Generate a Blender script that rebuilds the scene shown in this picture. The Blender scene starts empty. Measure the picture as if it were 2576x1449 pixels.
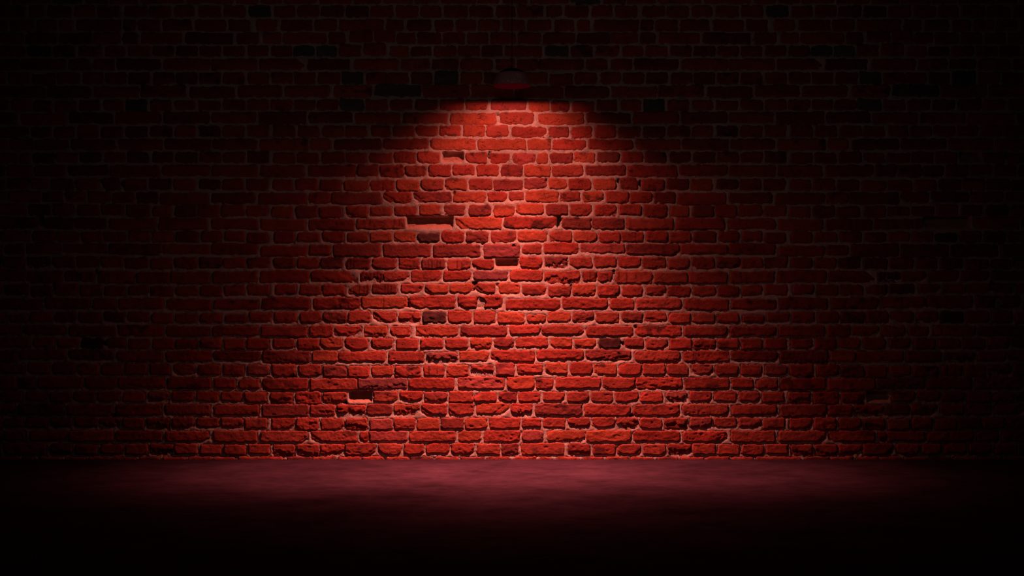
import bpy, math
import numpy as np
from mathutils import Vector

C = bpy.context.scene.collection
sc = bpy.context.scene

# ------------------------------------------------------------------ scale of the place
# The wall stands at Y = 0, the floor at Z = 0.  One photo pixel is S metres on the wall plane.
W, H = 2576.0, 1449.0
F = 3314.0                    # focal length in photo pixels
S = 0.00225
DIST, EYE = 7.46, 0.97        # camera distance from the wall, eye height
def PX(x): return (x - W / 2) * S
def PZ(y): return EYE - (y - H / 2) * S

# ------------------------------------------------------------------ camera, world, lights, exposure
cam = bpy.data.cameras.new('camera')
cam.sensor_width = 36.0
cam.lens = 36.0 * F / W
cam_ob = bpy.data.objects.new('camera', cam)
cam_ob.location = (0, -DIST, EYE)
cam_ob.rotation_euler = (math.pi / 2, 0, 0)
C.objects.link(cam_ob)
sc.camera = cam_ob

sc.view_settings.view_transform = 'Standard'
sc.view_settings.look = 'None'
sc.view_settings.gamma = 1.0
sc.view_settings.exposure = 0.0
sc.view_settings.use_curve_mapping = False

world = bpy.data.worlds.new('dark_room')
sc.world = world
world.use_nodes = True
world.node_tree.nodes['Background'].inputs[0].default_value = (1, 0.95, 0.9, 1)
world.node_tree.nodes['Background'].inputs[1].default_value = 0.0012

# the pendant's place: lamp axis LAMP_D in front of the wall, rim at RIM_Z
LAMP_D = 0.50
LPX = (DIST - LAMP_D) / F     # metres per photo pixel at the lamp
RIM_Z = EYE + (H / 2 - 216.5) * LPX
RIM_R = 46.5 * LPX

# weak neutral fill spot, added unseen under the ceiling and aimed at the wall
room = bpy.data.lights.new('fill_light', 'SPOT')
room.energy = 10.0
room.color = (1.0, 0.80, 0.70)
room.spot_size = math.radians(84)
room.spot_blend = 1.0
room.shadow_soft_size = 0.35
room_ob = bpy.data.objects.new('fill_light', room)
room_ob.location = (0, -4.6, 2.55)
room_ob.rotation_euler = (Vector((0, 0, 1.75)) - Vector(room_ob.location)).to_track_quat('-Z', 'Y').to_euler()
C.objects.link(room_ob)

# the pendant's own light: a downlight with five red beams (one straight down, two splayed 25 degrees to the
# sides, a faint wide one washing the wall at 45 degrees, a faint one leaning 22 degrees into the room); each beam has a photometric curve: degrees off its axis -> intensity
BEAM_DOWN = ((0, 10.6), (6, 9.27), (12, 7.9), (18, 4.4), (24, 2.05), (30, 1.12), (36, 0.70), (42, 0.38), (48, 0.20), (54, 0.13), (60, 0.08),
             (66, 0.045), (72, 0.0), (90, 0.0))
BEAM_SIDE = ((0, 4.0), (6, 4.28), (12, 4.1), (18, 1.65), (24, 0.28), (30, 0.02), (36, 0.01), (42, 0.015), (48, 0.02), (54, 0.01), (60, 0.0), (90, 0.0))
BEAM_WALL = ((0, 0.06), (8, 0.09), (16, 0.10), (24, 0.12), (32, 0.195), (40, 0.145), (48, 0.046), (56, 0.003), (60, 0.0), (90, 0.0))
BEAM_ROOM = ((0, 1.3), (6, 1.1), (12, 0.52), (18, 0.06), (24, 0.0), (90, 0.0))
PEAK = 11.0
red = bpy.data.lights.new('pendant_light', 'POINT')
red.energy = 85.0 * PEAK
red.color = (1.0, 0.215, 0.165)
red.shadow_soft_size = 0.012
red.use_nodes = True
nt = red.node_tree
em = next(n for n in nt.nodes if n.type == 'EMISSION')
geo = nt.nodes.new('ShaderNodeNewGeometry')
def beam(axis, curve, gain=1.0):
    dot = nt.nodes.new('ShaderNodeVectorMath'); dot.operation = 'DOT_PRODUCT'
    dot.inputs[1].default_value = axis
    nt.links.new(geo.outputs['Normal'], dot.inputs[0])
    ac = nt.nodes.new('ShaderNodeMath'); ac.operation = 'ARCCOSINE'; ac.use_clamp = False
    nt.links.new(dot.outputs['Value'], ac.inputs[0])
    div = nt.nodes.new('ShaderNodeMath'); div.operation = 'DIVIDE'; div.inputs[1].default_value = math.pi / 2
    nt.links.new(ac.outputs[0], div.inputs[0])
    cr = nt.nodes.new('ShaderNodeValToRGB')
    cr.color_ramp.interpolation = 'LINEAR'
    els = cr.color_ramp.elements
    while len(els) < len(curve): els.new(0.5)
    for e, (deg, v) in zip(els, curve):
        e.position = deg / 90.0
    for e, (deg, v) in zip(els, curve):
        v = v * gain / PEAK
        e.color = (v, v, v, 1)
    nt.links.new(div.outputs[0], cr.inputs[0])
    return cr.outputs['Color']
SIGN = LIGHT_SIGN = 1.0
sx, cx = math.sin(math.radians(25)), math.cos(math.radians(25))
outs = [beam((0, 0, -SIGN), BEAM_DOWN), beam((sx * SIGN, 0, -cx * SIGN), BEAM_SIDE), beam((-sx * SIGN, 0, -cx * SIGN), BEAM_SIDE, 1.22),
        beam((0, 0.7071 * SIGN, -0.7071 * SIGN), BEAM_WALL),
        beam((0, -0.3746 * SIGN, -0.9272 * SIGN), BEAM_ROOM)]
tot = outs[0]
for o in outs[1:]:
    ad = nt.nodes.new('ShaderNodeVectorMath'); ad.operation = 'ADD'
    nt.links.new(tot, ad.inputs[0]); nt.links.new(o, ad.inputs[1])
    tot = ad.outputs['Vector']
down = nt.nodes.new('ShaderNodeVectorMath'); down.operation = 'DOT_PRODUCT'      # the shade's rim cuts everything above the horizontal
down.inputs[1].default_value = (0, 0, -30.0 * SIGN)
nt.links.new(geo.outputs['Normal'], down.inputs[0])
cut = nt.nodes.new('ShaderNodeClamp')
nt.links.new(down.outputs['Value'], cut.inputs['Value'])
scl = nt.nodes.new('ShaderNodeVectorMath'); scl.operation = 'SCALE'
nt.links.new(tot, scl.inputs[0]); nt.links.new(cut.outputs['Result'], scl.inputs['Scale'])
tot = scl.outputs['Vector']
sepv = nt.nodes.new('ShaderNodeSeparateXYZ')
nt.links.new(tot, sepv.inputs[0])
nt.links.new(sepv.outputs[0], em.inputs['Strength'])
red_ob = bpy.data.objects.new('pendant_light', red)
red_ob.location = (0, -LAMP_D, RIM_Z - 0.014)
C.objects.link(red_ob)

# ------------------------------------------------------------------ helpers
def tag(o, label=None, cat=None, group=None, kind=None):
    for k, v in (('label', label), ('category', cat), ('group', group), ('kind', kind)):
        if v: o[k] = v
    return o

def mesh_ob(name, verts, faces, mat, parent=None, smooth=False, col=None, origin=None):
    v = np.asarray(verts, dtype=np.float64)
    org = np.zeros(3) if origin is None else np.asarray(origin, dtype=np.float64)
    v = (v - org).astype(np.float32)
    me = bpy.data.meshes.new(name)
    if isinstance(faces, np.ndarray):                       # all quads
        nf = len(faces)
        me.vertices.add(len(v)); me.vertices.foreach_set('co', v.ravel())
        me.loops.add(nf * 4); me.loops.foreach_set('vertex_index', faces.astype(np.int32).ravel())
        me.polygons.add(nf)
        me.polygons.foreach_set('loop_start', np.arange(0, nf * 4, 4, dtype=np.int32))
        if smooth: me.polygons.foreach_set('use_smooth', np.ones(nf, dtype=bool))
        me.update(calc_edges=True)
    else:
        me.from_pydata(v.tolist(), [], faces)
        if smooth: me.polygons.foreach_set('use_smooth', np.ones(len(me.polygons), dtype=bool))
        me.update()
    if col is not None:
        a = me.color_attributes.new('tint', 'FLOAT_COLOR', 'POINT')
        a.data.foreach_set('color', np.c_[col, np.ones(len(col))].astype(np.float32).ravel())
    me.materials.append(mat)
    o = bpy.data.objects.new(name, me)
    C.objects.link(o)
    o.location = org
    if parent:
        o.parent = parent
        o.location = org - np.array(parent.location)
    return o

def lathe(profile, n=64):
    """profile: (radius, z) from first to last; returns verts, faces."""
    vs, fs = [], []
    for r, z in profile:
        for k in range(n):
            a = 2 * math.pi * k / n
            vs.append((r * math.cos(a), r * math.sin(a), z))
    for i in range(len(profile) - 1):
        for k in range(n):
            fs.append((i * n + k, i * n + (k + 1) % n, (i + 1) * n + (k + 1) % n, (i + 1) * n + k))
    return np.array(vs), fs

def mat_base(name, rough=0.85, spec=0.25):
    m = bpy.data.materials.new(name); m.use_nodes = True
    b = m.node_tree.nodes['Principled BSDF']
    b.inputs['Roughness'].default_value = rough
    b.inputs['Specular IOR Level'].default_value = spec
    return m, m.node_tree, b

def add_noise(nt, scale, detail=6.0, rough=0.6, vec=None):
    n = nt.nodes.new('ShaderNodeTexNoise')
    n.inputs['Scale'].default_value = scale
    n.inputs['Detail'].default_value = detail
    n.inputs['Roughness'].default_value = rough
    if vec is not None: nt.links.new(vec, n.inputs['Vector'])
    return n

# ------------------------------------------------------------------ materials
def masonry(name, grain, bump_d, spec, lo, hi, pits=0.75, crease=0.7):
    m, nt, b = mat_base(name, 0.88, spec)
    at = nt.nodes.new('ShaderNodeAttribute'); at.attribute_name = 'tint'
    g = nt.nodes.new('ShaderNodeNewGeometry')
    n1 = add_noise(nt, grain, 5, 0.65, g.outputs['Position'])
    r = nt.nodes.new('ShaderNodeMapRange')
    r.inputs['From Min'].default_value = 0.3; r.inputs['From Max'].default_value = 0.7
    r.inputs['To Min'].default_value = lo; r.inputs['To Max'].default_value = hi
    nt.links.new(n1.outputs['Fac'], r.inputs['Value'])
    mul = nt.nodes.new('ShaderNodeVectorMath'); mul.operation = 'SCALE'
    nt.links.new(at.outputs['Color'], mul.inputs[0]); nt.links.new(r.outputs['Result'], mul.inputs['Scale'])
    # pits: small irregular holes where bits have fallen out of the face
    wn = add_noise(nt, grain * 0.8, 2, 0.5, g.outputs['Position'])
    wv = nt.nodes.new('ShaderNodeVectorMath'); wv.operation = 'MULTIPLY_ADD'
    wv.inputs[1].default_value = (0.012, 0.012, 0.012)
    nt.links.new(wn.outputs['Color'], wv.inputs[0]); nt.links.new(g.outputs['Position'], wv.inputs[2])
    vo = nt.nodes.new('ShaderNodeTexVoronoi'); vo.inputs['Scale'].default_value = 62
    nt.links.new(wv.outputs['Vector'], vo.inputs['Vector'])
    sp = nt.nodes.new('ShaderNodeSeparateColor'); nt.links.new(vo.outputs['Color'], sp.inputs[0])
    size = nt.nodes.new('ShaderNodeMapRange')                       # only some cells hold a pit, of varied size
    size.inputs['From Min'].default_value = 0.62; size.inputs['From Max'].default_value = 1.0
    size.inputs['To Min'].default_value = 0.0; size.inputs['To Max'].default_value = 0.30
    nt.links.new(sp.outputs[0], size.inputs['Value'])
    df = nt.nodes.new('ShaderNodeMath'); df.operation = 'SUBTRACT'
    nt.links.new(size.outputs['Result'], df.inputs[0]); nt.links.new(vo.outputs['Distance'], df.inputs[1])
    pit = nt.nodes.new('ShaderNodeMapRange'); pit.interpolation_type = 'SMOOTHSTEP'
    pit.inputs['From Min'].default_value = 0.0; pit.inputs['From Max'].default_value = 0.10
    nt.links.new(df.outputs[0], pit.inputs['Value'])
    # creases: thin broken lines drawn out along the brick
    mpc = nt.nodes.new('ShaderNodeMapping'); mpc.inputs['Scale'].default_value = (0.55, 1.0, 1.25)
    nt.links.new(g.outputs['Position'], mpc.inputs['Vector'])
    cn = add_noise(nt, 26, 5, 0.62, mpc.outputs['Vector'])
    cs = nt.nodes.new('ShaderNodeMath'); cs.operation = 'SUBTRACT'; cs.inputs[1].default_value = 0.5
    nt.links.new(cn.outputs['Fac'], cs.inputs[0])
    ca = nt.nodes.new('ShaderNodeMath'); ca.operation = 'ABSOLUTE'; nt.links.new(cs.outputs[0], ca.inputs[0])
    line = nt.nodes.new('ShaderNodeMapRange'); line.interpolation_type = 'SMOOTHSTEP'
    line.inputs['From Min'].default_value = 0.0; line.inputs['From Max'].default_value = 0.022
    line.inputs['To Min'].default_value = 1.0; line.inputs['To Max'].default_value = 0.0
    nt.links.new(ca.outputs[0], line.inputs['Value'])
    mk = add_noise(nt, 14, 2, 0.5, g.outputs['Position'])
    msk = nt.nodes.new('ShaderNodeMapRange'); msk.interpolation_type = 'SMOOTHSTEP'
    msk.inputs['From Min'].default_value = 0.50; msk.inputs['From Max'].default_value = 0.62
    nt.links.new(mk.outputs['Fac'], msk.inputs['Value'])
    lm = nt.nodes.new('ShaderNodeMath'); lm.operation = 'MULTIPLY'
    nt.links.new(line.outputs['Result'], lm.inputs[0]); nt.links.new(msk.outputs['Result'], lm.inputs[1])
    hol = nt.nodes.new('ShaderNodeMath'); hol.operation = 'MULTIPLY'; hol.inputs[1].default_value = pits
    nt.links.new(pit.outputs['Result'], hol.inputs[0])
    hol2 = nt.nodes.new('ShaderNodeMath'); hol2.operation = 'MULTIPLY'; hol2.inputs[1].default_value = crease
    nt.links.new(lm.outputs[0], hol2.inputs[0])
    hm = nt.nodes.new('ShaderNodeMath'); hm.operation = 'MAXIMUM'
    nt.links.new(hol.outputs[0], hm.inputs[0]); nt.links.new(hol2.outputs[0], hm.inputs[1])
    dk = nt.nodes.new('ShaderNodeMath'); dk.operation = 'MULTIPLY_ADD'; dk.inputs[1].default_value = -0.45; dk.inputs[2].default_value = 1.0  # shade in pits and creases also put into the colour
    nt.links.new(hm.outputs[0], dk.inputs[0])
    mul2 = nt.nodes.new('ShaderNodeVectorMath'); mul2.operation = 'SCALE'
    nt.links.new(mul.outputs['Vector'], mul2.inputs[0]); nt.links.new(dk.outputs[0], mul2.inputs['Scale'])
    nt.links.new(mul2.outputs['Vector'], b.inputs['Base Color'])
    n2 = add_noise(nt, grain * 1.6, 6, 0.7, g.outputs['Position'])
    bp = nt.nodes.new('ShaderNodeBump')
    bp.inputs['Strength'].default_value = 1.0; bp.inputs['Distance'].default_value = bump_d
    n3 = add_noise(nt, grain * 0.42, 4, 0.6, g.outputs['Position'])
    sm = nt.nodes.new('ShaderNodeMath'); sm.operation = 'MULTIPLY_ADD'; sm.inputs[1].default_value = 1.1
    nt.links.new(n3.outputs['Fac'], sm.inputs[0]); nt.links.new(n2.outputs['Fac'], sm.inputs[2])
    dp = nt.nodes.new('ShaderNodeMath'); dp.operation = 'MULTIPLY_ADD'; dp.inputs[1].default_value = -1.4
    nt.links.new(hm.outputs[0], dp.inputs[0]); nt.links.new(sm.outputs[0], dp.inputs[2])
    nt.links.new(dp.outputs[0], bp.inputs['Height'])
    nt.links.new(bp.outputs['Normal'], b.inputs['Normal'])
    return m
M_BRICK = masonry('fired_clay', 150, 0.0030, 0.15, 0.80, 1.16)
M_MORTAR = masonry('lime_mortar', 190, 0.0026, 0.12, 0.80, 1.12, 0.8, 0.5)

def floor_material():
    m, nt, b = mat_base('dark_concrete', 0.95, 0.0)
    g = nt.nodes.new('ShaderNodeNewGeometry')
    mp = nt.nodes.new('ShaderNodeMapping')
    mp.inputs['Scale'].default_value = (1.0, 1.35, 1.0)
    nt.links.new(g.outputs['Position'], mp.inputs['Vector'])
    n1 = add_noise(nt, 3.2, 6, 0.62, mp.outputs['Vector'])
    n2 = add_noise(nt, 22, 4, 0.6, mp.outputs['Vector'])
    n3 = add_noise(nt, 8.5, 8, 0.72, mp.outputs['Vector'])
    a0 = nt.nodes.new('ShaderNodeMath'); a0.operation = 'MULTIPLY_ADD'
    a0.inputs[1].default_value = 0.75
    nt.links.new(n3.outputs['Fac'], a0.inputs[0]); nt.links.new(n1.outputs['Fac'], a0.inputs[2])
    ad = nt.nodes.new('ShaderNodeMath'); ad.operation = 'MULTIPLY_ADD'
    ad.inputs[1].default_value = 0.30
    nt.links.new(n2.outputs['Fac'], ad.inputs[0]); nt.links.new(a0.outputs[0], ad.inputs[2])
    sc1 = nt.nodes.new('ShaderNodeMath'); sc1.operation = 'DIVIDE'; sc1.inputs[1].default_value = 2.05
    nt.links.new(ad.outputs[0], sc1.inputs[0]); ad = sc1
    cr = nt.nodes.new('ShaderNodeValToRGB')
    e = cr.color_ramp.elements
    e[0].position, e[0].color = 0.36, (0.0215, 0.0122, 0.0194, 1)
    e[1].position, e[1].color = 0.64, (0.0555, 0.0315, 0.0500, 1)
    nt.links.new(ad.outputs[0], cr.inputs[0])
    nt.links.new(cr.outputs['Color'], b.inputs['Base Color'])
    bp = nt.nodes.new('ShaderNodeBump'); bp.inputs['Strength'].default_value = 0.35; bp.inputs['Distance'].default_value = 0.004
    nt.links.new(n3.outputs['Fac'], bp.inputs['Height']); nt.links.new(bp.outputs['Normal'], b.inputs['Normal'])
    return m

def plain(name, color, rough=0.6, spec=0.3, noise=0.0):
    m, nt, b = mat_base(name, rough, spec)
    b.inputs['Base Color'].default_value = (*color, 1)
    if noise:
        g = nt.nodes.new('ShaderNodeTexCoord')
        n = add_noise(nt, 30, 4, 0.6, g.outputs['Object'])
        cr = nt.nodes.new('ShaderNodeValToRGB')
        e = cr.color_ramp.elements
        e[0].position, e[0].color = 0.3, (*[c * (1 - noise) for c in color], 1)
        e[1].position, e[1].color = 0.7, (*[c * (1 + noise) for c in color], 1)
        nt.links.new(n.outputs['Fac'], cr.inputs[0]); nt.links.new(cr.outputs['Color'], b.inputs['Base Color'])
    return m

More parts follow.
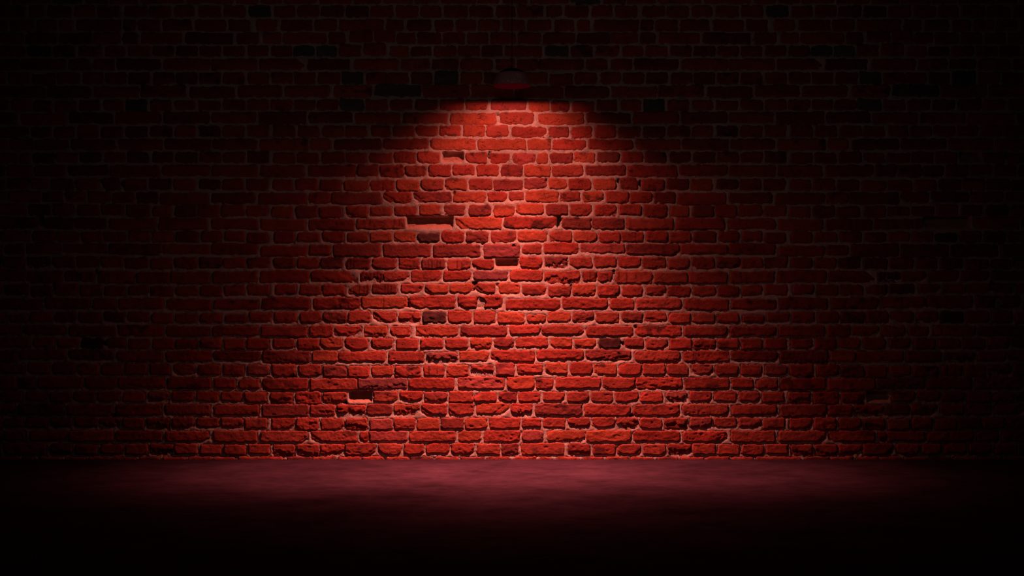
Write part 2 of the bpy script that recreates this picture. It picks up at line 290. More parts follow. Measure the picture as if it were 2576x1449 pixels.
# ------------------------------------------------------------------ the courses of the wall, bottom to top
# "y0 y1 : brick; brick; ..."   brick = "x0 x1 [y0 y1] [/flags]", photo pixels on the wall plane.
# The bond repeats every PERIOD pixels along the wall.
# flags: d dark, k burnt black, o orange, p pale pink, r rough face, h lower part broken away, m brick missing,
#        A B C E + size = top-left, top-right, bottom-right, bottom-left corner knocked off
PERIOD = 1303.0
COURSES = '''
1149 1176 : 598 713; 722 783/d; 786 843; 849 906; 911 966; 971 1029; 1033 1091/d; 1096 1153; 1159 1220/d; 1226 1284; 1293 1349; 1356 1388; 1401 1457; 1466 1518; 1525 1581; 1585 1644; 1653 1707; 1713 1771; 1776 1836; 1840 1895
1116 1143 : 624 679/E6; 687 742 1118 1148/h; 747 803 1117 1147; 806 866 1117 1144/C9; 868 945 1115 1145/C14; 953 1010/E8C5; 1016 1066/C6; 1071 1130 1114 1141/A9C6; 1135 1193 1115 1142/E6C9; 1200 1258 1116 1143; 1262 1305 1115 1145/d; 1311 1420 1114 1145; 1429 1485/d; 1491 1549 1117 1144; 1554 1612 1117 1143; 1618 1675 1117 1144; 1680 1740 1117 1144/C13h; 1742 1800 1116 1143; 1806 1861 1117 1144; 1866 1922 1118 1145
1084 1111 : 655 773 1084 1112/C12; 782 899 1084 1111/E14; 905 927 1085 1110; 929 1025 1084 1110/p; 1029 1147 1084 1111; 1153 1210 1083 1111/oA7C6; 1217 1309 1083 1111/r; 1314 1367 1083 1110/p; 1377 1471 1083 1110/oC7; 1475 1589 1083 1112/oC8; 1594 1710 1084 1110; 1717 1829 1084 1111/rC16; 1838 1951 1083 1112
1052 1080 : 615 673 1052 1078; 683 740 1052 1080/C10; 745 801 1051 1082/r; 807 865 1052 1081/C9; 869 925 1052 1081/h; 930 987 1053 1081/p; 991 1044 1051 1080; 1049 1105 1052 1081/o; 1109 1165 1051 1079/d; 1168 1225 1051 1078/o; 1231 1309 1050 1078; 1314 1361 1052 1075; 1366 1423 1050 1076; 1428 1484 1050 1075/E9; 1490 1547 1050 1075; 1551 1605 1051 1076/h; 1610 1666 1051 1078; 1671 1730 1051 1079/h; 1735 1792 1050 1078/dC12; 1797 1853 1050 1075; 1858 1914 1051 1076
1017 1046 : 660 778 1017 1048/d; 781 842 1018 1046; 846 920 1018 1046/h; 923 986 1017 1044/d; 991 1055 1017 1044/hoC16; 1060 1123 1016 1043/E14; 1129 1192 1014 1043/C5; 1199 1282 1014 1042/oC22; 1285 1339 1015 1045/rh; 1346 1464 1016 1045/d; 1470 1586 1018 1046/C7; 1593 1709 1018 1045; 1717 1833 1017 1044; 1840 1955 1018 1045
985 1012 : 614 670 986 1012; 679 737 986 1014/h; 743 808 985 1016/r; 813 873 986 1014/C14; 878 936/m; 939 1000 984 1011/C9; 1006 1063 984 1009/E9C6; 1068 1125 985 1011/p; 1129 1189 984 1012; 1192 1249 986 1010/A12; 1254 1301 986 1010/d; 1305 1359 985 1011; 1366 1421 986 1009/C8; 1427 1482 986 1011; 1487 1542 985 1011; 1547 1605 985 1010/C6; 1610 1667 985 1012; 1674 1730 985 1010/hp; 1735 1790 984 1010/C8; 1796 1853 985 1009; 1858 1912 985 1010
951 979 : 660 775 951 981; 779 899 952 981; 901 1024 951 979/dp; 1028 1143 951 979/E4; 1151 1269 948 978/pr; 1275 1344 948 980/oC6; 1348 1391 951 978/r; 1397 1511 949 977; 1515 1598 949 978/C6; 1600 1716 950 977/r; 1722 1835 950 978; 1841 1896 952 977; 1902 1956 953 978/A9
917 945 : 621 678 918 943/p; 683 743 917 946/E6; 750 808 917 946/rC6; 813 872 919 948/d; 875 929 921 948/C4; 934 990 919 946/oC5; 994 1058 921 948/r; 1065 1119 918 946/E5; 1123 1179 918 948/oC6; 1185 1241 917 945/h; 1247 1295 913 945/p; 1301 1366 916 940; 1373 1427 913 940/oE8; 1434 1490 912 941; 1495 1551 915 942/oE9; 1557 1613 914 943/A9; 1616 1674 915 943; 1679 1732 916 944/B9; 1740 1794 916 941/E9C9; 1800 1857 917 943; 1863 1918 917 945
882 910 : 660 781 882 912/d; 786 850 882 910/oC4; 852 971 884 909; 977 1067 884 910; 1073 1152 886 911/phE5C5; 1156 1230 883 908/oC8; 1234 1345 882 909/E14; 1350 1469 880 905; 1474 1588 880 905/drE6; 1597 1711 882 910/E5C6; 1720 1835 883 910/r; 1840 1957 883 907/dC8
850 877 : 621 677 851 878; 686 742 852 876/C7; 747 802 851 878; 806 861 850 875/oE9; 868 925 850 878/E10C4; 935 989 851 875; 997 1052 851 878/C4; 1058 1113 851 876; 1120 1177 851 877; 1184 1237 850 877/o; 1243 1293 849 873/dA7; 1297 1378 848 873; 1386 1440 849 874/oE7; 1446 1499 852 875/oC7; 1506 1562 851 876/kC5; 1571 1619 850 875/d; 1624 1680 853 877/C9; 1686 1741 852 879; 1745 1801 853 878; 1806 1860 852 877; 1865 1919 851 878
819 845 : 655 773 820 847; 779 837 818 846; 841 909 820 844/C11; 915 973 820 846/o; 981 1034 821 844/A6E8; 1046 1152 819 844/o; 1158 1276 820 845/dC6; 1282 1359 818 841; 1362 1470 819 841/B9C10; 1475 1592 820 845; 1598 1714 819 845; 1720 1831 821 846/C8; 1838 1954 821 845/C9
784 811 : 626 683 786 809; 689 746 784 811; 753 808 784 812/A5; 813 872 785 812/d; 876 932 783 812/E5; 937 996 784 810/E18; 1003 1058 784 811/h; 1063 1121 783 811/kr; 1126 1185 782 811/C5; 1191 1246 782 813; 1252 1320 786 813/o; 1326 1373 791 810/ro; 1377 1435 784 810/oC5; 1441 1494 784 810/drC9; 1499 1557 785 811/E4; 1563 1617 785 809/d; 1622 1677 785 809; 1683 1737 787 812/A6; 1742 1799 788 812; 1805 1860 787 812; 1868 1925 793 811
749 777 : 658 780 749 777; 788 906 749 777/rC6; 909 1024 747 774/oC8; 1031 1145 744 774/rE9; 1152 1264 744 773/r; 1273 1410 752 778/C8A5; 1415 1529 750 776/rC6; 1535 1595 751 777/A5; 1600 1714 751 777; 1721 1834 753 780/E6; 1840 1953 753 777
716 742 : 622 678 717 741; 691 745 716 740; 753 807 717 742/C4; 811 870 716 742/B5E5; 877 930 717 740/A14; 936 999 714 738/d; 1009 1063 714 736/C12; 1069 1127 715 737/oE5; 1131 1188 714 737/oC8E6; 1194 1246 712 736/E14; 1254 1308 712 738/oE4; 1314 1374 717 742/C9; 1380 1435 718 745; 1440 1497 715 743/o; 1503 1559 716 744/rB4C7; 1565 1617 719 744/C5; 1625 1676 719 742/C10; 1680 1738 720 745/C5; 1743 1800 720 744; 1805 1860 720 745; 1866 1918 718 743
681 709 : 654 776 681 710; 781 898 681 709/B24; 906 963 684 709/dh; 965 1029 683 707/C17; 1034 1109 680 707/C11; 1115 1184 681 705/C6; 1190 1277 682 704/pd; 1283 1365 679 706/A8; 1370 1459 682 712/rE5h; 1465 1501 682 708; 1503 1541 682 708/C6; 1549 1642 682 713; 1646 1730 684 712; 1732 1831 684 713; 1837 1949 683 711
648 675 : 621 678 648 674; 688 741 648 674; 747 802 649 675; 806 863 648 674/drC5; 870 930 650 676/dA6; 936 995 649 675/E7; 1003 1056 650 675; 1062 1119 650 676/d; 1126 1183 652 677/C5; 1188 1242 653 677/E11; 1247 1304 652 677/m; 1308 1364 646 673; 1371 1429 646 672/dhC5; 1433 1489 646 672/E9; 1495 1551 645 671; 1556 1612 646 672/C6; 1616 1675 648 676; 1680 1735 649 676/C7; 1741 1799 648 676/r; 1804 1861 647 674/d; 1863 1920 648 674
614 642 : 655 772 619 644; 777 832 617 641; 839 958 614 645/d; 964 1083 615 646/d; 1090 1208 615 646/d; 1217 1308 615 647/pd; 1314 1362 614 638/A6; 1368 1454 611 637; 1460 1571 613 635/p; 1575 1708 614 640/dC8; 1711 1831 615 638; 1834 1951 613 639
583 609 : 621 675 585 610; 688 741 583 611; 747 805 584 608; 811 866 583 608; 873 927 584 608/E3; 931 986 583 608/oC4; 991 1047 583 608/oE4; 1051 1105 587 609/kE7; 1111 1167 581 609; 1173 1228 582 609/rd; 1235 1298 582 609; 1302 1377 581 607/o; 1383 1440 581 607/A7; 1445 1501 582 607/oC5; 1506 1560 583 609/E4; 1563 1619 583 608; 1625 1680 582 608; 1685 1740 583 610; 1745 1802 582 608/d; 1808 1860 582 608; 1867 1918 582 607
550 577 : 655 768 552 579/o; 776 892 552 578/r; 897 1018 551 575/r; 1022 1140 545 576/m; 1146 1262 547 576/oE18; 1268 1398 546 574/C14; 1414 1487 548 575/dE5; 1490 1571 549 576/d; 1577 1695 550 577; 1701 1823 549 577; 1834 1951 550 576
517 544 : 619 675 517 544/o; 683 737 519 547/o; 743 797 518 547/d; 802 861 520 548/C7B4; 871 926 519 547/E11; 930 986 519 543/C3; 991 1047 518 542/E5; 1054 1108 515 541/o; 1116 1169 515 541/d; 1179 1236 515 543/dB6C6; 1242 1294 516 545/oC7E4; 1300 1368 513 539/oE6; 1374 1429 514 541/d; 1435 1489 513 542/C13; 1496 1552 515 543; 1558 1614 515 541; 1619 1678 516 545; 1687 1734 518 545/o; 1742 1796 517 544/d; 1800 1854 516 545; 1859 1917 516 543
483 510 : 649 772 485 513; 776 831 485 511; 833 959 485 513/d; 964 1035 483 510/E18; 1041 1135 483 508/dE14; 1141 1221 483 508/oC4; 1226 1275 483 507/C8; 1280 1318 483 504/E5; 1323 1404 480 508/o; 1408 1460 483 506/r; 1466 1519 482 507/oC11; 1525 1580 482 510; 1584 1642 485 510/C11; 1646 1700 483 511/d; 1705 1828 485 514; 1835 1944 485 511/d
450 478 : 618 674; 685 738 451 478; 744 798; 804 860 452 479; 865 928 454 480/oC7; 932 993 453 479/rA4; 998 1054 452 480/o; 1058 1115 450 478/E11; 1120 1175 449 477/o; 1180 1238 449 477; 1241 1314 452 478/d; 1319 1375 449 474/pC6; 1381 1426 449 475/oC6; 1431 1487 449 478/B5; 1492 1550 449 477/o; 1560 1606 448 478/dB8E7; 1615 1672 450 478; 1678 1732 449 477/d; 1738 1793 450 478/o; 1802 1857 451 476/d; 1861 1916
415 443 : 654 766 416 444; 775 894 416 444; 898 952 415 443/d; 955 1016 415 445/C5; 1019 1072 416 443/E6C4; 1079 1134 414 443; 1139 1193 414 440; 1199 1254 414 443; 1260 1315 415 444/dC5; 1319 1385 416 444/o; 1390 1467 416 443/C5; 1473 1574 415 441/d; 1578 1704 416 444; 1710 1831 415 441; 1835 1952
383 409 : 621 676 381 409/d; 687 741 384 410; 746 802 384 410; 808 865 382 410; 869 922 384 410; 929 987 385 409; 991 1046 382 410; 1050 1106 382 410/E9; 1111 1166/m; 1171 1226 383 410/E12; 1234 1283 385 411/C14; 1289 1347 385 412/pC9E4; 1351 1379 385 411/o; 1385 1441 384 410/d; 1444 1497 383 408/roE4; 1502 1558 382 407/dC5; 1565 1618 382 408; 1623 1676 382 408/d; 1685 1739 382 408/d; 1744 1800 382 409/d; 1804 1859 382 408; 1863 1919 382 408
350 376 : 653 775 349 378/o; 780 832 349 376/o; 840 960 350 376/d; 964 1078 349 374/E4; 1083 1197 349 376/oE9; 1202 1323 350 377/oA4; 1328 1386 350 377/oC4; 1390 1474 351 376/C9; 1480 1593 351 376; 1601 1712 350 377; 1717 1833 350 377/d; 1838 1950 350 375
316 344 : 622 675 315 343; 687 743 316 344; 748 803; 811 864; 868 922 317 344; 933 982 316 343; 987 1042 316 343; 1046 1100 316 341/E9; 1105 1159 316 341; 1165 1220 315 343/o; 1224 1278 316 344/E4; 1286 1375 319 345/E6; 1381 1432 319 345/dC5; 1439 1489 318 346/A3; 1496 1550 316 346/r; 1556 1611 318 345; 1618 1673 317 345/dE4; 1680 1736 317 343; 1742 1795 317 344; 1803 1857 317 343/d; 1862 1918
282 309 : 650 770 281 312/d; 776 886 282 308/d; 893 943 283 310; 944 1007 283 311; 1013 1126 284 309; 1133 1248 284 313/oC4; 1257 1343 283 312/C5; 1354 1469 285 313/oE6; 1477 1587 284 309/dr; 1593 1707 281 310; 1713 1830 281 310/d; 1834 1947 282 308
250 276 : 622 676; 680 735; 739 793; 797 851; 855 914 249 277/k; 919 975; 982 1037; 1044 1101 250 276/d; 1107 1166 249 277/C7; 1171 1227 250 276/C8E4; 1235 1325 250 276/p; 1331 1382 250 280/oE8C4; 1387 1433 254 280/E4; 1440 1495 255 281; 1502 1553 251 278; 1563 1612 251 278; 1618 1671 250 279/k; 1680 1734 251 278; 1742 1793 253 276; 1801 1856 253 276; 1862 1919
215 243 : 598 709; 716 830/E5; 839 936 214 244/o; 942 1060 213 242/k; 1064 1181 214 244; 1186 1290 214 243; 1296 1418 217 245; 1422 1531 217 245/d; 1538 1653 218 244; 1657 1771; 1780 1894 218 246/d
182 210 : 622 677; 683 736; 740 794; 800 855; 859 914 181 210/k; 921 975; 976 1028; 1034 1087/d; 1093 1152 179 211/k; 1159 1213/C7; 1218 1272/d; 1278 1317; 1323 1378; 1384 1441 186 213; 1446 1502; 1511 1561; 1567 1622; 1626 1680/d; 1688 1741/d; 1745 1799/d; 1804 1858/d; 1863 1917
148 175 : 653 765 148 175/B18C12; 774 879/d; 890 1001; 1009 1081/o; 1087 1154 148 173/d; 1159 1240; 1247 1296; 1301 1353; 1355 1469; 1475 1528; 1536 1591; 1596 1707/d; 1714 1830; 1833 1949
115 141 : 623 674; 681 734/d; 738 790/k; 795 848 115 141/k; 853 907 112 141; 914 971 109 139; 980 1028/o; 1033 1086 118 140/d; 1091 1147; 1152 1206; 1212 1265/d; 1271 1365; 1372 1430/k; 1437 1491/d; 1500 1557; 1565 1617; 1624 1680; 1688 1740/d; 1746 1800/d; 1805 1858; 1864 1918
82 109 : 596 650; 663 708; 712 821; 827 868; 880 936 78 104; 941 994 77 104; 998 1044; 1050 1110; 1114 1170; 1176 1229; 1235 1298/B6; 1304 1360; 1366 1446; 1451 1534/d; 1537 1606; 1611 1649/d; 1658 1761; 1768 1889/d
49 77 : 644 697; 706 785; 791 846; 853 964; 972 1015; 1024 1085/C5; 1094 1140; 1147 1198; 1203 1257; 1265 1320; 1327 1387/C9; 1395 1445; 1451 1484; 1494 1607; 1612 1644; 1649 1705; 1711 1784; 1793 1871; 1878 1931
14 42 : 625 681/k; 688 741; 748 802; 808 864/d; 869 928/d; 932 989; 996 1052; 1057 1110; 1117 1177; 1181 1241/B8; 1248 1297; 1302 1367; 1374 1413; 1422 1480; 1490 1541; 1548 1603; 1616 1673/A5; 1677 1732; 1741 1792; 1801 1858; 1865 1920
-20 8 : 595 649; 655 709; 713 797; 804 884; 890 959; 963 1037; 1042 1102; 1108 1197; 1201 1255; 1265 1325; 1334 1431; 1436 1510/k; 1518 1575; 1578 1649; 1656 1764; 1773 1889
-53 -27 : 620 676; 682 738; 744 798; 805 860; 866 922; 928 985; 992 1046; 1052 1108; 1114 1170; 1178 1232; 1238 1294; 1300 1357; 1364 1418; 1424 1480; 1487 1543; 1550 1604; 1610 1668; 1675 1730; 1737 1793; 1800 1856; 1862 1916
-87 -60 : 652 770; 777 892; 900 1016; 1024 1138; 1146 1262; 1270 1388; 1395 1512; 1520 1632; 1640 1756; 1763 1880; 1888 1948
'''
# dark runs of tar or lime down single bricks, and cracks: (x, y0, y1)
DRIPS = [(911, 686, 705), (922, 685, 706), (932, 684, 705), (941, 685, 704), (950, 684, 706), (904, 720, 739), (916, 719, 738),
         (924, 718, 738), (969, 715, 736), (976, 716, 737), (984, 718, 735), (1078, 655, 674), (1087, 656, 676), (1100, 655, 675), (1108, 655, 670),
         (1150, 655, 675), (1162, 658, 676), (1485, 683, 708), (1497, 682, 706), (1500, 684, 704), (1528, 688, 704), (1557, 684, 706), (1577, 688, 709),
         (1600, 688, 700), (1078, 919, 944), (1081, 920, 942), (1100, 926, 940), (965, 749, 773), (875, 655, 674), (882, 652, 673),
         (890, 652, 674), (991, 553, 570), (1005, 552, 568), (931, 553, 566), (1106, 618, 624), (1110, 617, 623), (1117, 616, 622)]
CRACKS = [(963, 452, 478), (928, 1085, 1110), (878, 1018, 1045), (1865, 684, 711), (1877, 684, 711), (1600, 583, 608), (964, 522, 543), (1084, 1085, 1100)]
PITS = [(1405, 555, 8, 13), (868, 1014, 5, 5), (1195, 713, 5, 5), (1231, 390, 4, 8), (1251, 285, 4, 4), (1215, 611, 5, 3), (1143, 486, 3, 4),
        (1293, 618, 5, 3), (1374, 454, 3, 4), (1545, 684, 3, 5), (1600, 823, 3, 4), (1568, 864, 6, 4), (736, 947, 8, 4), (1588, 1048, 6, 5), (1028, 763, 12, 8),
        (1437, 722, 3, 7), (1612, 462, 4, 6), (1557, 455, 5, 4), (893, 1147, 5, 3), (1252, 716, 3, 3), (1190, 727, 4, 5), (1120, 384, 5, 3)]

# ------------------------------------------------------------------ noise fields over the wall, one sample per pixel
X0, X1, Y0, Y1 = -250, 2826, -100, 1176
NX, NY = X1 - X0 + 1, Y1 - Y0 + 1
rng = np.random.default_rng(11)
def field(cell, cell_y=None, seed=0):
    """smooth value noise, about -1..1"""
    cy = cell_y or cell
    r = np.random.default_rng(seed)
    gx, gy = int(NX / cell) + 4, int(NY / cy) + 4
    g = r.uniform(-1, 1, (gy, gx)).astype(np.float32)
    fx = np.arange(NX) / cell; fy = np.arange(NY) / cy
    ix, iy = fx.astype(int), fy.astype(int)
    tx, ty = (fx - ix).astype(np.float32), (fy - iy).astype(np.float32)
    tx = tx * tx * (3 - 2 * tx); ty = ty * ty * (3 - 2 * ty)
    a = g[iy][:, ix] * (1 - tx) + g[iy][:, ix + 1] * tx
    b = g[iy + 1][:, ix] * (1 - tx) + g[iy + 1][:, ix + 1] * tx
    return a * (1 - ty[:, None]) + b * ty[:, None]
WX = 1.6 * field(11, 9, 1) + 0.8 * field(5, 5, 2)            # outline wobble, px
WY = 1.5 * field(12, 9, 3) + 0.8 * field(5, 5, 4)
RAG = field(7, 7, 5) + 0.7 * field(3.6, 3.6, 6)              # raggedness of lower edges
SURF = 0.7 * field(26, 14, 7) + 0.55 * field(10, 7, 8) + 0.45 * field(5, 4, 9) + 0.3 * field(2.6, 2.6, 10)
ROUGH = 1.0 * field(13, 8, 12) + 0.8 * field(6, 5, 13) + 0.5 * field(3, 3, 14)
MORT = 0.8 * field(18, 9, 15) + 0.8 * field(7, 5, 16) + 0.5 * field(3, 3, 17)
TONE = 0.6 * field(30, 18, 18) + 0.5 * field(11, 9, 19) + 0.4 * field(4, 4, 20)
STAIN = field(34, 22, 21) + 0.7 * field(12, 10, 22) + 0.3 * field(5, 5, 23)
def at(fld, x, y):
    xi = np.clip(np.rint(x - X0).astype(int), 0, NX - 1); yi = np.clip(np.rint(y - Y0).astype(int), 0, NY - 1)
    return fld[yi, xi]
def smooth(t):
    t = np.clip(t, 0, 1); return t * t * (3 - 2 * t)

# ------------------------------------------------------------------ parse the courses
import re
bricks = []
for line in COURSES.strip().splitlines():
    head, body = line.split(':')
    ry0, ry1 = map(float, head.split())
    for item in body.split(';'):
        nums, _, fl = item.strip().partition('/')
        v = list(map(float, nums.split()))
        x0, x1 = v[:2]
        y0, y1 = v[2:4] if len(v) == 4 else (ry0, ry1)
        sd = int(x0 * 7 + y0 * 131) & 0xffff
        for k in (-2, -1, 0, 1, 2):
            a, b = x0 + k * PERIOD, x1 + k * PERIOD
            if b < X0 + 6 or a > X1 - 6: continue
            a, b = max(a, X0 + 1), min(b, X1 - 1)
            if b - a > 8: bricks.append((a, b, y0, y1, fl, sd, k))

def brick_sdf(br, x, y):
    """signed distance (px, negative inside) to the worn outline of a brick"""
    x0, x1, y0, y1, fl, sd, k = br
    r = np.random.default_rng(sd)
    bx = x - k * PERIOD                                          # sample noise where the pattern repeats
    wx, wy, rag = at(WX, bx, y), at(WY, bx, y), at(RAG, bx, y)
    px, py = x + wx, y + wy
    cxm, cym = (x0 + x1) / 2, (y0 + y1) / 2
    hx, hy = (x1 - x0) / 2, (y1 - y0) / 2
    # slight taper and bow
    tl, bl = r.uniform(-1.0, 1.0, 2)
    u = (px - cxm) / hx
    py = py + tl * u * 0.7 + bl * (u * u - 0.5)
    rad = r.uniform(2.6, 6.2)
    rad = min(rad, hy * 0.6, hx * 0.6)
    dx = np.abs(px - cxm) - (hx - rad); dy = np.abs(py - cym) - (hy - rad)
    d = np.hypot(np.maximum(dx, 0), np.maximum(dy, 0)) + np.minimum(np.maximum(dx, dy), 0) - rad
    low = smooth((py - cym) / hy)
    d = d + low * np.maximum(rag, -0.2) * 1.3
    chips = [(c, float(s)) for c, s in re.findall(r'([ABCE])(\d+)', fl)]
    for c in 'ABCE':                                             # small random wear
        if r.random() < 0.3: chips.append((c, r.uniform(3, 6)))
    for c, s in chips:
        ex, ey = (x0 if c in 'AE' else x1), (y0 if c in 'AB' else y1)
        sxn, syn = (1 if c in 'AE' else -1), (1 if c in 'AB' else -1)
        lx, ly = (x - ex) * sxn, (y - ey) * syn
        # a cut across the corner, longer along the brick
        ln = max(s * 0.8, 1.0); lnx, lny = (ln * 1.25, min(ln * 0.95, (y1 - y0) * 0.75))
        cut = (1 - (lx / lnx + ly / lny)) * (lnx * lny / math.hypot(lnx, lny)) + rag * 1.1
        d = np.maximum(d, cut)
    return d, r

BASE = np.array([0.40, 0.078, 0.052])
def brick_surface(br, res):
    x0, x1, y0, y1, fl, sd, k = br
    m = 3.0
    nx, ny = max(6, int((x1 - x0 + 2 * m) / res) + 1), max(6, int((y1 - y0 + 2 * m) / res) + 1)
    x = np.linspace(x0 - m, x1 + m, nx)[None, :].repeat(ny, 0)
    y = np.linspace(y0 - m, y1 + m, ny)[:, None].repeat(nx, 1)
    d, r = brick_sdf(br, x, y)
    bx = x - k * PERIOD
    proud = r.uniform(4.2, 7.2)                                   # mm in front of the mortar plane
    bev = r.uniform(1.3, 2.6)
    h = proud * np.sqrt(1 - (1 - np.clip(-d / bev, 0, 1)) ** 2)
    amp = 0.8 + r.uniform(0, 0.7)
    h = h + amp * at(SURF, bx, y) * smooth(-d / 2.0)
    u, v = (x - (x0 + x1) / 2) / (x1 - x0), (y - (y0 + y1) / 2) / (y1 - y0)
    h = h + (r.uniform(-1.6, 1.6) * u + r.uniform(-1.4, 1.4) * v) * smooth(-d / 2.0)
    if 'r' in fl: h = h + 1.9 * at(ROUGH, bx, y) * smooth(-d / 2.5)
    else: h = h + r.choice([0.4, 0.5, 0.9, 1.3]) * at(ROUGH, bx, y) * smooth(-d / 2.5)
    # worn facets: the lower arris split off along the brick, corners spalled back
    if r.random() < 0.26:
        ln = r.uniform(0.10, 0.30) + r.uniform(-0.5, 0.5) * u + 0.10 * at(RAG, bx, y) + 0.06 * at(ROUGH, bx, y)
        h = h - r.uniform(2.0, 4.2) * smooth((v - ln) / 0.16)
    spots = [(c_, float(s_) * 1.35) for c_, s_ in re.findall(r'([ABCE])(\d+)', fl)]
    for c_ in 'CEAB':
        if r.random() < (0.26 if c_ in 'CE' else 0.10): spots.append((c_, r.uniform(6, 14)))
    for c_, s_ in spots:
        lx = (x - x0) if c_ in 'AE' else (x1 - x)
        ly = (y - y0) if c_ in 'AB' else (y1 - y)
        cutd = s_ - (lx * 0.62 + ly * 0.85) + 1.6 * at(RAG, bx, y)
        h = h - r.uniform(2.6, 4.2) * smooth(cutd / 2.2)
    broken = np.zeros_like(h)
    if 'h' in fl:
        edge = 0.02 + 0.22 * at(ROUGH, bx, y) + r.uniform(-0.25, 0.25) * u * 2
        broken = smooth((v - edge) / 0.10)
        h = h - broken * (5.6 + 1.0 * at(ROUGH, bx, y))
    # random spalls in the face
    for _ in range(r.integers(0, 3)):
        cx_, cy_ = r.uniform(x0 + 6, max(x0 + 7, x1 - 6)), r.uniform(y0 + 4, y1 - 4)
        ra, rb = r.uniform(2.5, 7), r.uniform(1.6, 3.6)
        q = np.hypot((x - cx_) / ra, (y - cy_) / rb) + 0.35 * at(RAG, bx, y)
        h = h - r.uniform(1.0, 2.6) * smooth((1.15 - q) / 0.5) * smooth(-d / 2.0)
    h = np.where(d > 0, np.maximum(-5.0, -2.2 * d - 0.5), h)
    # colour of the clay
    t = r.uniform(0.80, 1.10)
    col = BASE * t
    g = r.uniform(0.85, 1.20)
    col = col * np.array([1, g, g])
    if 'o' in fl: col = BASE * np.array([1.16, 1.45, 1.15]) * r.uniform(0.95, 1.05)
    if 'p' in fl: col = col * np.array([1.0, 1.35, 1.7])
    if 'd' in fl: col = col * np.array([0.70, 0.80, 0.95])
    if 'k' in fl: col = col * (np.array([0.32, 1.5, 2.0]) if y1 < 300 else np.array([0.27, 0.62, 0.85]))
    c = col[None, None, :] * (1 + 0.20 * at(TONE, bx, y))[..., None]
    thr = r.uniform(0.25, 1.5)
    st = smooth((at(STAIN, bx, y) - thr) / 0.5) * r.uniform(0.25, 0.65)
    c = c * (1 - st[..., None] * np.array([1.0, 0.75, 0.55]))
    c = c * (1 - 0.10 * broken[..., None])
    for (lx, a, b) in DRIPS + CRACKS:
        if x0 <= lx + k * PERIOD <= x1 and b > y0 and a < y1:
            crack = (lx, a, b) in CRACKS
            w = np.exp(-((bx - lx + 0.8 * at(RAG, bx, y)) / (1.0 if crack else 1.4)) ** 2) * smooth((y - a + 2) / 3) * smooth((b - y + 2) / 3)
            c = c * (1 - (0.45 if crack else 0.72) * w[..., None])
            if crack: h = h - 3.0 * w
    for (qx, qy, ra, rb) in PITS + [(1209, 761, 13, 14)]:
        if x0 - 2 < qx + k * PERIOD < x1 + 2 and y0 - 2 < qy < y1 + 2:
            q = np.hypot((bx - qx) / ra, (y - qy) / rb) + 0.3 * at(RAG, bx, y)
            h = h - 14 * smooth((1.1 - q) / 0.5); c = c * (1 - 0.55 * smooth((1.2 - q) / 0.5))[..., None]  # brick colour darkened too, for the shade inside the hole
    # mortar smear on the rim
    rim = smooth((d + 1.6) / 1.6) * smooth((at(MORT, bx, y) + 0.1) / 0.8) * 0.6
    c = c * (1 - rim[..., None]) + np.array([0.36, 0.30, 0.26]) * rim[..., None]
    idx = np.arange(nx * ny).reshape(ny, nx)
    keep = np.minimum.reduce([d[:-1, :-1], d[1:, :-1], d[:-1, 1:], d[1:, 1:]]) < 1.6
    q = np.stack([idx[:-1, :-1], idx[1:, :-1], idx[1:, 1:], idx[:-1, 1:]], -1)[keep]
    P = np.stack([PX(x), -h * 0.001, PZ(y)], -1).reshape(-1, 3)
    used = np.unique(q); remap = np.full(nx * ny, -1); remap[used] = np.arange(len(used))
    return P[used], remap[q], np.clip(c.reshape(-1, 3)[used], 0.002, 0.95)

# ------------------------------------------------------------------ the wall: mortar bed with deep joints and the missing bricks' holes
sdf = np.full((NY, NX), 30.0, dtype=np.float32)
for br in bricks:
    if 'm' in br[4]: continue
    x0, x1, y0, y1 = br[:4]
    xa, xb, ya, yb = max(X0, int(x0) - 10), min(X1, int(x1) + 10), max(Y0, int(y0) - 10), min(Y1, int(y1) + 10)
    x = np.arange(xa, xb + 1)[None, :].repeat(yb - ya + 1, 0).astype(float)
    y = np.arange(ya, yb + 1)[:, None].repeat(xb - xa + 1, 1).astype(float)
    d, _ = brick_sdf(br, x, y)
    s = sdf[ya - Y0:yb - Y0 + 1, xa - X0:xb - X0 + 1]
    np.minimum(s, d, out=s)
RES_M = 2.75
mx = np.linspace(X0, X1, int((X1 - X0) / RES_M)); my = np.linspace(Y0, Y1, int((Y1 - Y0) / RES_M))
x = mx[None, :].repeat(len(my), 0); y = my[:, None].repeat(len(mx), 1)
d = at(sdf, x, y)
h = 2.0 + 1.2 * at(MORT, x, y) + 1.6 * smooth((d - 2.5) / 4.0) - 3.4 * smooth((2.6 - d) / 2.2) * smooth((at(ROUGH, x, y) + 0.5) / 0.8)
under = np.minimum(at(sdf, x, y - 3), at(sdf, x, y - 5))          # frost-eaten bed joints: hollow under each brick
h = h - 4.5 * smooth((1.5 - under) / 2.5) * smooth((at(MORT, x, y) + 0.9) / 0.9)
h = np.where(d < 0, np.minimum(h, -1.2), h)
mc = np.array([0.60, 0.55, 0.485])[None, None, :] * (1 + 0.16 * at(TONE, x, y))[..., None]
dirt = smooth((at(STAIN, x, y) - 0.75) / 0.6) * 0.35
mc = mc * (1 - dirt)[..., None]
xm = np.mod(x - 600, PERIOD) + 600
for (qx, qy, ra, rb) in PITS:
    q = np.hypot((xm - qx) / ra, (y - qy) / rb) + 0.3 * at(RAG, x, y)
    h = h - 45 * smooth((1.2 - q) / 0.35)
    mc = mc * (1 - 0.6 * smooth((1.15 - q) / 0.4))[..., None]                  # shade of the deep holes painted into the mortar colour
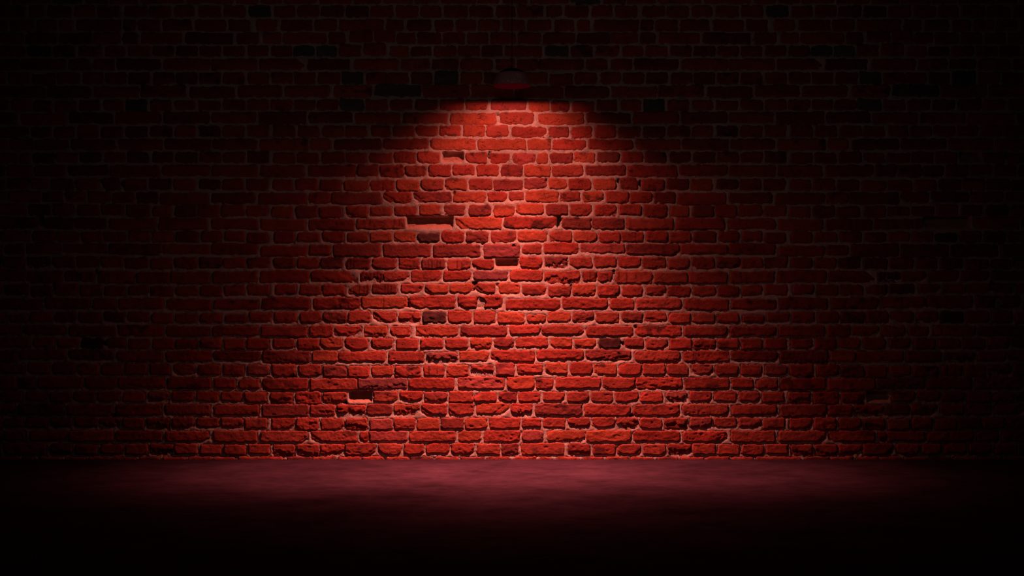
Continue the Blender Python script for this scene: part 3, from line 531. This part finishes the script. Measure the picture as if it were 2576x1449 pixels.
for br in bricks:
    if 'm' not in br[4]: continue
    x0, x1, y0, y1 = br[:4]
    wob = at(RAG, x, y)
    inside = smooth((x - x0 + 1 + wob) / 4) * smooth((x1 - x + 1 + wob) / 4) * smooth((y - y0 + 1.5) / 2.5) * smooth((y1 - y + 1 + 0.5 * wob) / 3)
    v = np.clip((y - y0) / (y1 - y0), 0, 1)
    depth = np.where(v < 0.42, 56.0, 53.0 * (1 - smooth((v - 0.36) / 0.60)) + 2.0) * (1 + 0.10 * at(ROUGH, x, y))
    h = h * (1 - inside) - inside * (depth + 1.5 * wob)
    tint = np.array([0.66, 0.24, 0.15])
    mc = mc * (1 - 0.7 * inside[..., None]) + 0.7 * inside[..., None] * tint * (1 + 0.15 * wob)[..., None]
ny_, nx_ = x.shape
idx = np.arange(nx_ * ny_).reshape(ny_, nx_)
q = np.stack([idx[:-1, :-1], idx[1:, :-1], idx[1:, 1:], idx[:-1, 1:]], -1).reshape(-1, 4)
P = np.stack([PX(x), -h * 0.001, PZ(y)], -1).reshape(-1, 3)
# close the wall behind: sides and a back 0.25 m deep
ring = np.concatenate([idx[0, :], idx[1:, -1], idx[-1, -2::-1], idx[-2:0:-1, 0]])
nb = len(ring); base = len(P)
back = P[ring].copy(); back[:, 1] = 0.25
rj = np.roll(np.arange(nb), -1)
side = np.stack([ring, ring[rj], base + rj, base + np.arange(nb)], -1)
corner = [base + int(np.where(ring == c)[0][0]) for c in (idx[0, 0], idx[0, -1], idx[-1, -1], idx[-1, 0])]
P = np.concatenate([P, back]); q = np.concatenate([q, side, np.array([corner])])
colm = np.concatenate([mc.reshape(-1, 3), np.full((nb, 3), 0.38)])
wall = mesh_ob('wall_back', P, q, M_MORTAR, col=np.clip(colm, 0.01, 0.9))
wall['kind'] = 'structure'

# floor and ceiling of the room
XW0, XW1 = PX(X0), PX(X1)
def slab(name, z0, z1, mat):
    ya, yb = -8.2, 0.25
    vs = [(XW0, ya, z0), (XW1, ya, z0), (XW1, yb, z0), (XW0, yb, z0), (XW0, ya, z1), (XW1, ya, z1), (XW1, yb, z1), (XW0, yb, z1)]
    fs = [(3, 2, 1, 0), (4, 5, 6, 7), (0, 1, 5, 4), (1, 2, 6, 5), (2, 3, 7, 6), (3, 0, 4, 7)]
    o = mesh_ob(name, vs, fs, mat); o['kind'] = 'structure'
    return o
slab('floor', -0.12, 0.0, floor_material())
CEIL = PZ(Y0)
slab('ceiling', CEIL, CEIL + 0.1, plain('dark_plaster', (0.10, 0.095, 0.09), 0.9, 0.1, 0.12))

# ------------------------------------------------------------------ bricks: the 300 that show most are parts of the wall, the rest one stuff part
wy = [200, 250, 300, 380, 450, 600, 750, 900, 1080, 1160]
ww = [60, 110, 205, 280, 355, 435, 525, 640, 730, 760]
def in_light(br):
    cxm, cym = (br[0] + br[1]) / 2, (br[2] + br[3]) / 2
    return abs(cxm - 1288) / np.interp(cym, wy, ww) + (10 if cym < 235 else 0) + (0.35 if br[3] > 1160 else 0)
laid = [b for b in bricks if 'm' not in b[4]]
laid.sort(key=in_light)
for br in laid[:300]:
    P, q, c = brick_surface(br, 1.8)
    mesh_ob('brick', P, q, M_BRICK, wall, col=c, origin=(PX((br[0] + br[1]) / 2), 0, PZ((br[2] + br[3]) / 2)))
Ps, qs, cs, n = [], [], [], 0
for br in laid[300:]:
    P, q, c = brick_surface(br, 2.7)
    Ps.append(P); qs.append(q + n); cs.append(c); n += len(P)
rest = mesh_ob('bricks', np.concatenate(Ps), np.concatenate(qs), M_BRICK, wall, col=np.concatenate(cs))
rest['kind'] = 'stuff'

# ------------------------------------------------------------------ pendant lamp
M_SHADE = plain('enamelled_shade', (0.62, 0.29, 0.34), 0.55, 0.2, 0.05)
M_CAP = plain('black_cap', (0.012, 0.010, 0.010), 0.6, 0.2)
M_CORD = plain('black_cord', (0.004, 0.004, 0.004), 0.8, 0.1)
M_REFLECTION = plain('painted_reflection', (0.95, 0.90, 0.92), 0.6, 0.2)
M_GLASS, _nt, _b = mat_base('red_diffuser', 1.0, 0.0)
_b.inputs['Base Color'].default_value = (0.03, 0.001, 0.003, 1)
_b.inputs['Emission Color'].default_value = (1.0, 0.002, 0.055, 1)
_b.inputs['Emission Strength'].default_value = 0.024

lamp = bpy.data.objects.new('pendant_lamp', None)
C.objects.link(lamp)
lamp.location = (0, -LAMP_D, RIM_Z)
tag(lamp, 'small dome pendant lamp hanging on a black cord in front of the brick wall', 'lamp')
def part(name, v, f, m, parent=lamp, smooth_=True):
    return mesh_ob(name, np.asarray(v) + np.array(lamp.location), f, m, parent, smooth_, origin=np.array(lamp.location))
R = RIM_R
HT = 45.0 * LPX
TH = 0.0022
prof_o = [(R * math.cos(a) ** 0.96 if a < 1.4 else R * math.cos(a), HT * math.sin(a)) for a in np.linspace(0, math.radians(56), 22)]
prof_i = [(max(r - TH, 0.001), max(z - TH * 0.8, 0.0)) for r, z in prof_o][::-1]
v, f = lathe([(R - TH, 0.0)] + prof_o + prof_i)
part('shade', v, f, M_SHADE)
prof_c = [(R * math.cos(a) + 0.0012, HT * math.sin(a) + 0.0008) for a in np.linspace(math.radians(46), math.radians(88.5), 16)]
prof_c = [(prof_c[0][0] - 0.0015, prof_c[0][1] - 0.001)] + prof_c + [(0.0045, HT + 0.002), (0.0040, HT + 0.006), (0.0005, HT + 0.007)]
v, f = lathe(prof_c)
part('cap', v, f, M_CAP)
v, f = lathe([(0.0005, -0.0016), (R * 0.7, -0.0016), (R + 0.0004, -0.0012), (R + 0.0004, -0.0001), (0.0005, -0.0001)])
part('diffuser', v, f, M_GLASS)
v, f = lathe([(0.0005, HT + 0.003), (0.0017, HT + 0.003), (0.0017, CEIL - RIM_Z - 0.01), (0.0005, CEIL - RIM_Z - 0.01)], 12)
part('cord', v, f, M_CORD)
zc = CEIL - RIM_Z
v, f = lathe([(0.0005, zc - 0.022), (0.012, zc - 0.022), (0.040, zc - 0.012), (0.046, zc - 0.001), (0.046, zc), (0.0005, zc)], 32)
part('ceiling_cup', v, f, M_CAP)

# outlines of window reflections, painted pale onto the shade; photo pixels, each a polyline on the dome's surface
REFLECTIONS = [[(1298.5, 186), (1301, 188), (1302.5, 192.6), (1309.6, 193.4), (1308.8, 187.2), (1306.5, 185.8), (1304, 187), (1301, 186), (1298.5, 186)],
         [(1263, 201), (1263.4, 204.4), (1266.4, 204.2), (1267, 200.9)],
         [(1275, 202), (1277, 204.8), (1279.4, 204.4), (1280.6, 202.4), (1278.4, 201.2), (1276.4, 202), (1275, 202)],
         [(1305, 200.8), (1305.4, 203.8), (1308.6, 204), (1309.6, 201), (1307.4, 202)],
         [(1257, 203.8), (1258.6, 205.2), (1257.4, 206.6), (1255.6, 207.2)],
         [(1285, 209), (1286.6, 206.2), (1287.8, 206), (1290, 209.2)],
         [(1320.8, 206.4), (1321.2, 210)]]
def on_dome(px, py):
    """where the sight line through a photo pixel meets the front of the dome (used once, to measure where a reflection outline sits)"""
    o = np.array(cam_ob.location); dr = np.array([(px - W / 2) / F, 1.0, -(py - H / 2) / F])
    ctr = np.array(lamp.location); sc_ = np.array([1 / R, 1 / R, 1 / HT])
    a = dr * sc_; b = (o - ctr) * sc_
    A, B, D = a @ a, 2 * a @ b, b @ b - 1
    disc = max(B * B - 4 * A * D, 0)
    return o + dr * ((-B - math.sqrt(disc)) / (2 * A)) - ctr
for pts in REFLECTIONS:
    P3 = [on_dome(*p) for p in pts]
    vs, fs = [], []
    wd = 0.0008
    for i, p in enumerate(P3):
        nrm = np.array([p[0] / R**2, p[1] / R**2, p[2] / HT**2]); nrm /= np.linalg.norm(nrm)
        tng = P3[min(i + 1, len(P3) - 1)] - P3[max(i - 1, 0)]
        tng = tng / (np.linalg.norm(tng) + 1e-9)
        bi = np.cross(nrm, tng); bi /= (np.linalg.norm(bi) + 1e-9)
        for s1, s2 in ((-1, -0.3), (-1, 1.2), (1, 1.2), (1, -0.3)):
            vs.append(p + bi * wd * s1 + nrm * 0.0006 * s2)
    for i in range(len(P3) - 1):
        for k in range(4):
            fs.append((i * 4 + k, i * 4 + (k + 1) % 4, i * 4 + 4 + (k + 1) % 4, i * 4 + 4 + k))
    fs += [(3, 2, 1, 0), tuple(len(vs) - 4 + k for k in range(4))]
    part('reflection_outline', np.array(vs), fs, M_REFLECTION, smooth_=False)
